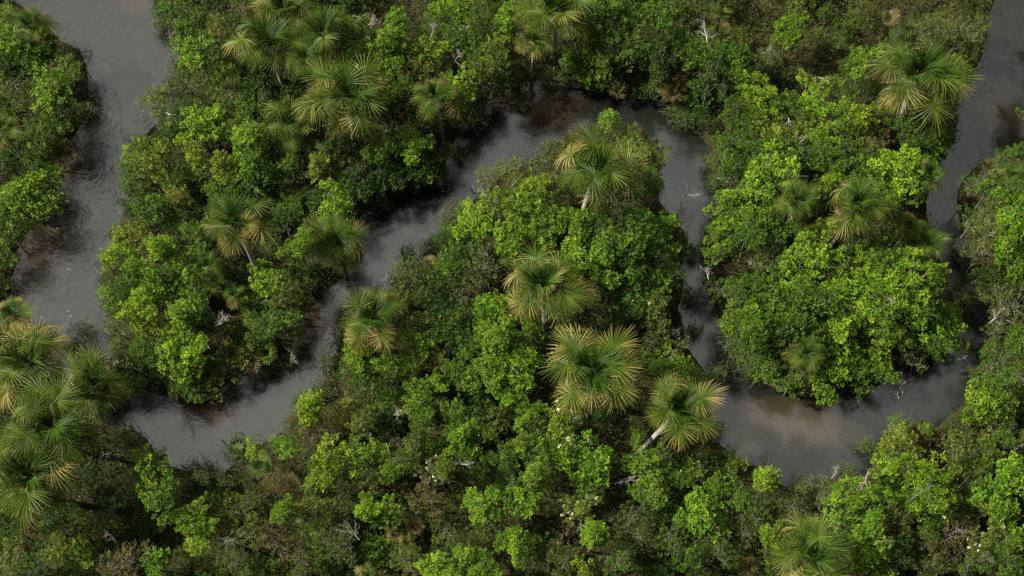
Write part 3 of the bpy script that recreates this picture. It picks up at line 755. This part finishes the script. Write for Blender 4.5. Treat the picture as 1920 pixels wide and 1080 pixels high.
# px, py, radius px, height, label
BARE = [
 (400, 605, 40, 4.0, 'bleached dead tree with many crooked arms on the wooded point', 'the bleached dead tree'),
 (672, 1008, 40, 3.2, 'fallen fan of pale dead branches above the cut-off straw palm', 'the fallen pale branches'),
 (738, 520, 26, 3.0, 'white dead sapling with a forked top at the channel bank', 'the white dead sapling'),
 (235, 840, 34, 3.4, 'tangle of grey dead twigs beside the palm grove', 'the grey twig tangle'),
 (340, 60, 30, 3.0, 'straight pale dead limb leaning over the wide reach', 'the pale leaning limb'),
 (308, 205, 26, 4.0, 'grey dead twigs beside the slender lime tree on the bank', 'the bank twigs'),
 (690, 40, 28, 3.4, 'upright grey dead branches near the top of the forest', 'the upright grey branches'),
 (660, 24, 22, 3.2, 'small dead branches at the very top among brown grass', None),
 (805, 68, 28, 4.2, 'white dead crown between bright trees above the open-fanned palm', 'the white dead crown'),
 (882, 42, 24, 4.4, 'spidery pale dead twigs in bright foliage', 'the spidery twigs'),
 (852, 112, 22, 3.6, 'jagged pale dead stub behind the open-fanned palm', 'the jagged dead stub'),
 (512, 122, 24, 5.2, 'whitish dead twigs in the middle of the upper palm cluster', None),
 (468, 232, 24, 3.6, 'grey dead twigs in the shade beside a slender bright tree', None),
 (1328, 72, 34, 4.2, 'long pale dead stems below the pale straw palm', 'the long pale stems'),
 (1432, 92, 30, 2.4, 'forked white dead branch lying in the brown heath', 'the forked heath branch'),
 (1535, 138, 26, 2.6, 'white dead branches on the lower edge of the heath', 'the white heath branches'),
 (1380, 160, 20, 3.2, 'pale dead spike among dark trees below the heath', None),
 (1480, 215, 24, 4.0, 'scattered grey dead sticks amid lime green trees', 'the scattered sticks'),
 (1500, 275, 24, 4.0, 'straight pale dead poles leaning in a dark gap', 'the leaning poles'),
 (1345, 330, 20, 2.6, 'pale dead stem at the water on the wooded peninsula', None),
 (1282, 360, 36, 1.2, 'white dead bough stretched over the bend of the river', 'the white dead bough'),
 (880, 338, 34, 0.9, 'dark dead boughs dipping into the river beside the central peninsula', 'the dipping boughs'),
 (1262, 612, 34, 2.2, 'grey fallen branches over the water at the peninsula waist', 'the grey fallen branches'),
 (1330, 520, 24, 2.4, 'bare pale twigs poking over the dark reach', None),
 (1418, 500, 22, 3.6, 'grey dead twigs on the near side of the dark reach', None),
 (1580, 560, 20, 4.6, 'small grey dead twig inside the bright wooded mass', None),
 (1675, 560, 22, 4.6, 'grey dead twigs beside the big feathery lime tree', None),
 (1715, 705, 32, 1.0, 'white dead branch pointing out from the wooded point', 'the pointing dead branch'),
 (1790, 672, 22, 1.0, 'grey dead twigs at the waterside below the small shore fan', None),
 (1860, 600, 34, 2.6, 'white dead branches reaching out over black water', 'the reaching branches'),
 (1912, 705, 24, 3.4, 'white dead twigs at the picture edge below the far bank', None),
 (1632, 880, 34, 2.6, 'white forked dead branch over the dark pool', 'the forked pool branch'),
 (1560, 895, 26, 3.4, 'grey dead twigs crowning a sparse bush at the river end', None),
 (1672, 800, 20, 3.0, 'thin white dead sapling at the riverbank', None),
 (1180, 890, 30, 3.2, 'white dead branches below the leaning-trunk palm', 'the white branch spray'),
 (1130, 985, 30, 2.8, 'grey bent dead twigs in the low scrub', 'the grey bent twigs'),
 (860, 862, 34, 3.4, 'long thin dead stems standing in open scrub', 'the thin dead stems'),
 (818, 885, 22, 3.2, 'whitish burst of dead twigs in the scrub', None),
 (738, 775, 24, 3.4, 'pale dead branch on the central peninsula slope', None),
 (400, 1008, 36, 2.8, 'branching white dead limbs in the lower scrub', 'the branching dead limbs'),
 (215, 1015, 28, 2.8, 'grey dead twigs rising above the lower scrub', 'the rising dead twigs'),
 (185, 955, 30, 2.6, 'purplish grey bare bush under the palm grove', 'the bare grey bush'),
 (250, 930, 28, 2.4, 'drooping pale dead branch near the palm grove', None),
 (545, 950, 26, 2.8, 'curved pale dead limb by a dead palm fan', None),
 (555, 660, 30, 1.6, 'bare brown branches reaching into the channel', 'the bare channel branches'),
 (345, 775, 30, 0.9, 'dark leafless twigs trailing in the river below the wooded point', 'the trailing twigs'),
 (400, 745, 24, 1.5, 'pale dead branch hanging at the foot of the wooded point', None),
 (1790, 985, 24, 3.4, 'slim grey dead stem in the russet thicket', None),
 (1845, 1040, 24, 3.0, 'thin pale dead sticks in the dark lower thicket', None),
]
for i, (px, py, r, z, lab, short) in enumerate(BARE):
    if z >= 2.4: z += 1.5
    p = unproj(px, py, z)
    sc = r * m_per_px(px, py, z) * 1.0
    pos = (float(p[0]), float(p[1]), z - sc * .35)
    if z > 1.3: 
        g = float(gz(p[0], p[1])); pos = (float(p[0]), float(p[1]), max(z - sc * .45, g))
    ob = link('dead_branch', DEAD[i % 8], pos, (0, 0, rngT.uniform(0, 6.28)), (sc,) * 3)
    ob['label'] = lab; ob['category'] = 'dead branch'; ob['group'] = 'dead branches and snags'
    if short: LAND.append((px, py, short))

# ------------------------------------------------------------------ small understorey fan palms and bank sedges
def fan_shrub_mesh(seed):
    rng = np.random.default_rng(seed)
    A = Acc()
    for k in range(11):
        az = k * 2.4 + rng.normal(0, .2); el = R_(rng.uniform(5, 65))
        q = np.array([math.cos(az) * math.cos(el), math.sin(az) * math.cos(el), math.sin(el)])
        sd = unit(np.cross(q, [0, 0, 1])[None])[0]
        hub = q * rng.uniform(.25, .5)
        V, F = tube([np.zeros(3), hub], [.02, .012], 3); A.add(V, F)
        for j in range(22):
            th = (j / 21 * 2 - 1) * 1.9 + rng.normal(0, .05)
            d = q * math.cos(th) + sd * math.sin(th)
            l = rng.uniform(.5, .72) * (.75 + .25 * math.cos(th))
            tip = hub + d * l + np.array([0, 0, -.16 * l]); mid = hub + d * l * .55
            w = np.cross(d, q if abs(math.sin(th)) > .3 else [0, 0, 1]); w = unit((sd * math.cos(th) - q * math.sin(th))[None])[0] * .018
            V = np.array([hub, mid + w, tip, mid - w]); A.add(V, np.array([[0, 1, 2, 3]]), 0, np.array([rng.uniform(.2, .9)]), np.array([0, .5, 1, .5]))
    return A.mesh('fan_shrub', [M_FAN])
FANS = [fan_shrub_mesh(300 + i) for i in range(4)]
FAN_SPOTS = [(765, 312, 24, 'D'), (715, 322, 20, 'D'), (690, 348, 22, 'D'), (1220, 140, 36, 'D'), (1160, 167, 22, 'S'), (1202, 172, 20, 'D'), (1266, 162, 32, 'S'), (1295, 58, 24, 'D'), (1670, 32, 22, 'S'),
 (1856, 312, 24, 'S'), (1570, 350, 26, 'D'), (500, 582, 20, 'D'), (504, 638, 26, 'M'), (500, 662, 26, 'M'), (400, 682, 30, 'D'), (468, 682, 24, 'S'), (450, 605, 20, 'S'), (880, 105, 18, 'D'),
 (1410, 522, 24, 'D'), (1456, 562, 22, 'S'), (1802, 645, 22, 'M'), (440, 848, 24, 'D'), (490, 872, 26, 'D'), (540, 906, 24, 'S'), (296, 976, 22, 'D'), (945, 902, 30, 'D'), (1022, 952, 24, 'D'), (776, 985, 22, 'S'),
 (742, 1002, 22, 'S'), (1042, 1030, 24, 'S'), (772, 1078, 22, 'S'), (1400, 1062, 26, 'S'), (1376, 1056, 18, 'D'), (1250, 705, 26, 'Y'), (1015, 400, 18, 'S'), (805, 490, 18, 'S'), (590, 283, 26, 'D'), (880, 118, 16, 'D'),
 (985, 190, 20, 'D'), (1890, 350, 24, 'D'), (1150, 1000, 18, 'D'), (560, 985, 16, 'D'), (825, 495, 14, 'Y')]
FCOL = {'D': ((.05, .095, .016), .25, 'dark green'), 'M': ((.075, .14, .02), .3, 'fresh green'), 'S': ((.12, .10, .04), .5, 'dried straw'), 'Y': ((.12, .13, .025), .6, 'yellowing')}
for i, (px, py, r, c) in enumerate(FAN_SPOTS):
    z, p = land_height(px, py, 2.6 if r > 20 else 2.0, .8)
    sc = r * m_per_px(px, py, z) / .95
    cc, d, nm = FCOL[c]
    ob = link('fan_palm_shrub', FANS[i % 4], (float(p[0]), float(p[1]), z - .35 * sc), (rngT.normal(0, .2), rngT.normal(0, .2), rngT.uniform(0, 6.28)), (sc,) * 3, None, (*(np.array(cc) * rngT.uniform(.85, 1.2)), d))
    ob['category'] = 'shrub'; ob['group'] = 'low fan palm shrubs'
    ITEMS.append((px, py, r * .7))
    THINGS.append((ob, px, py, nm + ' low fan palm shrub'))

def sedge_mesh(seed):
    rng = np.random.default_rng(seed); A = Acc()
    for k in range(220):
        az = rng.uniform(0, 6.28); b = np.array([rng.normal(0, .3), rng.normal(0, .3), 0]); out_ = np.array([math.cos(az), math.sin(az), 0])
        l = rng.uniform(.6, 1.15); ln = rng.uniform(.2, .8)
        m1 = b + out_ * ln * l * .35 + np.array([0, 0, l * .6]); tp = b + out_ * ln * l + np.array([0, 0, l * (.85 - .5 * ln)])
        w = np.array([-out_[1], out_[0], 0]) * .014
        A.add(np.array([b - w, b + w, m1 + w, m1 - w, tp]), np.array([[0, 1, 2, 3], [3, 2, 4, 4]])[:1], 0, np.array([rng.random()]))
        A.add(np.array([m1 - w, m1 + w, tp + w * .2, tp - w * .2]), np.array([[0, 1, 2, 3]]), 0, np.array([rng.random()]))
    return A.mesh('sedge_tuft', [M_GRASS])
SEDGE = [sedge_mesh(600 + i) for i in range(3)]
SEDGES = [(365, 888, 34), (395, 890, 24), (442, 835, 30), (1378, 645, 28), (1392, 672, 30), (1412, 690, 30), (765, 482, 28), (785, 495, 22), (336, 122, 26), (325, 155, 24), (1272, 205, 28), (1285, 220, 24), (1035, 150, 24), (965, 158, 26), (700, 362, 30), (715, 372, 26), (300, 38, 20), (1790, 165, 24), (1782, 205, 22), (160, 205, 22), (166, 185, 22), (1590, 885, 20), (1338, 300, 22), (505, 690, 20), (1755, 225, 22), (640, 622, 22), (652, 590, 22), (612, 672, 20), (590, 742, 22), (562, 752, 20), (545, 792, 20), (808, 458, 20), (838, 415, 20), (750, 522, 22), (700, 548, 20), (1300, 470, 20), (1292, 562, 20), (1302, 622, 20), (1345, 702, 20), (1345, 802, 20), (1500, 908, 22), (1622, 838, 20), (1700, 798, 20), (1830, 702, 20), (1802, 482, 20), (1818, 562, 20), (1336, 342, 20), (1330, 440, 20), (900, 225, 20), (860, 288, 20), (540, 680, 20), (432, 735, 20), (236, 302, 20), (202, 562, 20), (216, 432, 20)]
for i, (px, py, r) in enumerate(SEDGES):
    z, p = land_height(px, py, 1.2, .5)
    sc = r * m_per_px(px, py, z) / .8
    ob = link('sedge_tuft', SEDGE[i % 3], (float(p[0]), float(p[1]), max(z - .6 * sc, .15)), (0, 0, rngT.uniform(0, 6.28)), (sc,) * 3, None, (*(np.array((.06, .09, .022)) * rngT.uniform(.8, 1.3)), 1))
    ob['category'] = 'sedge'; ob['group'] = 'sedge tufts on the banks'
    THINGS.append((ob, px, py, 'arching green sedge tuft'))

# ------------------------------------------------------------------ scrub between the trees
HEATH = [(1375, -80), (1400, 60), (1420, 130), (1500, 140), (1560, 160), (1640, 130), (1660, 60), (1780, 80), (1830, 130), (1856, 90), (1872, -10), (1890, -80)]
HEATH2 = [(640, -80), (690, 10), (700, 70), (760, 110), (770, 50), (800, 20), (800, -80)]
def shrub_mesh(seed, fine):
    rng = np.random.default_rng(seed); A = Acc()
    nc = 30
    for k in range(nc):
        d = unit(rng.normal(size=(1, 3)))[0]; d[2] = abs(d[2]) * .9
        c = d * np.array([1.2, 1.2, .9]) * rng.uniform(.45, 1.05)
        n = int(rng.uniform(16, 40))
        q = unit(rng.normal(size=(n, 3)) + d * .5)
        P = c + q * rng.uniform(.1, .38, (n, 1))
        V, F = leaves(rng, P, q + np.array([0, 0, .6]) + rng.normal(0, .4, (n, 3)), q + rng.normal(0, .4, (n, 3)), .12 if fine else .18, .06 if fine else .10)
        A.add(V, F, 0, np.clip(.45 + rng.normal(0, .22, n), 0, 1))
        if rng.random() < .5:
            V, F = tube([np.array([0, 0, -1.2]), c * .5, c * 1.1 + rng.normal(0, .15, 3)], [.03, .018, .007], 3); A.add(V, F, 1)
    return A.mesh('shrub', [M_LEAF, M_BARK])
SHRUB = [crown_mesh(720 + i, 'o' if i % 3 else 'r', (1.0, 1.1, 1.25)[i % 3], .25)[0] for i in range(8)]
for q in SHRUB: q.name = 'shrub'
rngF = np.random.default_rng(11)
placed = list(ITEMS)
SCRUB = []
cand = np.stack([rngF.uniform(-70, 1990, 14000), rngF.uniform(-60, 1150, 14000)], 1)
for (cx, cy) in cand:
    if len(SCRUB) >= 285: break
    r = rngF.uniform(18, 30)
    q = np.linspace(0, 6.28, 13)
    if in_water_px(cx + r * 1.2 * np.cos(q), cy + r * 1.2 * np.sin(q)).any(): continue
    if inpoly(cx, cy, HEATH) and rngF.random() < .93: continue
    if inpoly(cx, cy, HEATH2): continue
    z, p = land_height(cx, cy, rngF.uniform(1.3, 2.4), .8)
    a, b = ground_px(p[0], p[1])
    if bool(in_water_px(a, b)): continue
    if any((cx - u) ** 2 + (cy - v) ** 2 < (0.60 * (r + w)) ** 2 for u, v, w in placed): continue
    placed.append((cx, cy, r)); SCRUB.append((cx, cy, r, z, p))
SC = [('O', .30, 'olive'), ('R', .04, 'russet-tinged'), ('D', .24, 'dark green'), ('M', .38, 'mid green'), ('G', .04, 'grey-green')]
for (cx, cy, r, z, p) in SCRUB:
    k = SC[rngF.choice(5, p=[a[1] for a in SC])] if cy > 620 or cx > 1780 or cy < 150 else SC[rngF.choice([0, 2, 2, 3, 3])]
    sc = 1.3 * r * m_per_px(cx, cy, z) / 2.0
    b = np.array(COLOURS[k[0]]) * rngF.uniform(.7, 1.1)
    ob = link('shrub', SHRUB[rngF.integers(8)], (float(p[0]), float(p[1]), z), (0, 0, rngF.uniform(0, 6.28)), (sc, sc, sc * rngF.uniform(.8, 1.2)), None, (*b, 1))
    ob['category'] = 'shrub'; ob['group'] = 'shrubs filling the gaps in the canopy'
    THINGS.append((ob, cx, cy, ('small ' if r < 22 else '') + k[2] + ' shrub'))

# low undergrowth leaves over all the land, heath blades
rngU = np.random.default_rng(21)
def land_points(n, polys=None, pad=90):
    X = rngU.uniform(-58, 58, n); Y = rngU.uniform(-40, 52, n)
    a, b = proj(np.stack([X, Y, np.full(n, .4)], 1))
    ok = (a > -pad) & (a < W + pad) & (b > -pad) & (b < H + pad)
    ok &= sm_[np.clip(np.searchsorted(ys, Y), 0, ny - 1), np.clip(np.searchsorted(xs, X), 0, nx - 1)] < .35
    if polys is not None:
        k = np.zeros(n, bool)
        for q in polys: k |= inpoly(a, b, q)
        ok &= k
    return X[ok], Y[ok]
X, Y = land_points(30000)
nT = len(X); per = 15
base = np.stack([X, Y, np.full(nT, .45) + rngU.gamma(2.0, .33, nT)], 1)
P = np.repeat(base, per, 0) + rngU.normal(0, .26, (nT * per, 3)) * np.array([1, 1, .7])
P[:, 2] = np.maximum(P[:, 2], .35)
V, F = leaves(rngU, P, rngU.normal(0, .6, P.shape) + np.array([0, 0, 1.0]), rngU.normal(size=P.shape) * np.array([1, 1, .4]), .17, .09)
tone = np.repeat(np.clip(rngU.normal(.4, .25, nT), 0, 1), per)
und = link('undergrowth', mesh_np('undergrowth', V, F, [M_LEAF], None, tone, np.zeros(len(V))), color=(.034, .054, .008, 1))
und['kind'] = 'stuff'; und['label'] = 'low dark undergrowth of small leaves on the swamp floor'

X = rngU.uniform(-150, 150, 26000); Y = rngU.uniform(-110, 190, 26000)
a, b = proj(np.stack([X, Y, np.full(len(X), 1.0)], 1))
ok = ~((a > -85) & (a < W + 85) & (b > -85) & (b < H + 85))
ok &= sm_[np.clip(np.searchsorted(ys, Y), 0, ny - 1), np.clip(np.searchsorted(xs, X), 0, nx - 1)] < .35
X, Y = X[ok], Y[ok]
nT = len(X); per = 22
base = np.stack([X, Y, .5 + rngU.gamma(2.5, .8, nT)], 1)
P = np.repeat(base, per, 0) + rngU.normal(0, .5, (nT * per, 3)) * np.array([1.2, 1.2, .7])
P[:, 2] = np.maximum(P[:, 2], .35)
V, F = leaves(rngU, P, rngU.normal(0, .6, P.shape) + np.array([0, 0, 1.0]), rngU.normal(size=P.shape) * np.array([1, 1, .4]), .42, .24)
forest = link('forest', mesh_np('forest', V, F, [M_LEAF], None, np.repeat(np.clip(rngU.normal(.4, .3, nT), 0, 1), per), np.zeros(len(V))), color=(.060, .100, .010, 1))
forest['kind'] = 'stuff'; forest['label'] = 'swamp thicket going on beyond the picture'

X, Y = land_points(26000, [HEATH, HEATH2])
nB = len(X); per = 17
th = rngU.gamma(2.5, .30, nB)
hb = np.repeat(np.stack([X, Y, np.full(nB, .4)], 1), per, 0); th_ = np.repeat(th, per)
u = rngU.uniform(0, 1, nB * per)
lean = np.repeat(rngU.normal(0, .35, (nB, 2)) + np.array([.30, .25]), per, 0)
hb = hb + np.stack([lean[:, 0] * u * th_ + rngU.normal(0, .10, nB * per), lean[:, 1] * u * th_ + rngU.normal(0, .10, nB * per), u * th_ * 1.2], 1)
dirn = np.stack([lean[:, 0] + rngU.normal(0, .5, nB * per), lean[:, 1] + rngU.normal(0, .5, nB * per), rngU.uniform(.3, 1.1, nB * per)], 1)
V, F = leaves(rngU, hb, rngU.normal(size=hb.shape) + np.array([0, -.2, .7]), dirn, .42, .05)
tone_h = np.repeat(np.clip(rngU.normal(.42, .26, nB), 0, 1), per)
X = hb
nB = nB * per
hea = link('heath_grass', mesh_np('heath_grass', V, F, [M_GRASS], None, tone_h, np.zeros(len(V))), color=(.082, .084, .022, 1))
hea['kind'] = 'stuff'; hea['label'] = 'brownish olive grassy heath'

# ------------------------------------------------------------------ labels: every tree and shrub told apart by what stands near it
LAND += [(240, 120, 'the wide reach'), (70, 440, 'the black backwater'), (1480, 800, 'the sandy shoal'), (990, 190, 'the dark arch bend'), (790, 390, 'the channel mirror'),
         (1600, 70, 'the brown heath'), (1625, 880, 'the dark pool'), (390, 860, 'the inlet tip'), (1480, 905, "the river's lowest tip"), (200, 500, "the wide reach's inner bank"), (1850, 545, 'the black-water bend')]
used = {}
LAND = [(a, b, s_) for a, b, s_ in LAND]
def where(px, py, head):
    c = sorted(LAND, key=lambda q: (q[0] - px) ** 2 + (q[1] - py) ** 2)
    opts = []
    for q in c[:2]:
        dx, dy = px - q[0], py - q[1]; d = math.hypot(dx, dy)
        if d < 130 and abs(dy) > 1.3 * abs(dx): opts.append((d, ('just ' if d < 75 else '') + ('above ' if dy < 0 else 'below ') + q[2]))
    pr = []
    n = min(len(c), 26)
    for i in range(n):
        for j in range(i + 1, n):
            A_, B_ = np.array(c[i][:2], float), np.array(c[j][:2], float); ab = B_ - A_; l2 = float(ab @ ab)
            if l2 < 60 ** 2: continue
            t_ = float((np.array([px, py]) - A_) @ ab / l2)
            if not .12 < t_ < .88: continue
            off = float(np.linalg.norm(np.array([px, py]) - A_ - t_ * ab))
            if off > 0.22 * math.sqrt(l2): continue
            ph = 'between %s and %s' % (c[i][2], c[j][2])
            if t_ < .36: ph = 'between %s and %s, nearer the first' % (c[i][2], c[j][2])
            elif t_ > .64: ph = 'between %s and %s, nearer the first' % (c[j][2], c[i][2])
            pr.append((120 + off * 2.0 + math.sqrt(l2) * .5, ph))
    for q in c[:6]:
        dx, dy = px - q[0], py - q[1]; d = math.hypot(dx, dy)
        ph = ('above ' if dy < 0 else 'below ') if abs(dy) > .6 * abs(dx) else 'level with '
        ph = ('close ' if d < 70 and ph != 'level with ' else 'some way ' if ph != 'level with ' else '') + ph
        pr.append((600 + d, ph + q[2]))
    for _, ph in sorted(opts) + sorted(pr):
        lab = head + ' ' + ph
        if len(lab.replace('-', ' ').split()) <= 16 and lab not in used: return lab
    for i in range(len(c)):
        for j in range(i + 1, len(c)):
            lab = head + ' in view of %s and %s' % (c[i][2], c[j][2])
            if len(lab.replace('-', ' ').split()) <= 16 and lab not in used: return lab
    return head
for ob, px, py, head in THINGS:
    lab = where(px, py, head)
    used[lab] = 1
    ob['label'] = lab
print(KC, 'LABELS', len(THINGS), len(used), 'SCRUB', len(SCRUB))
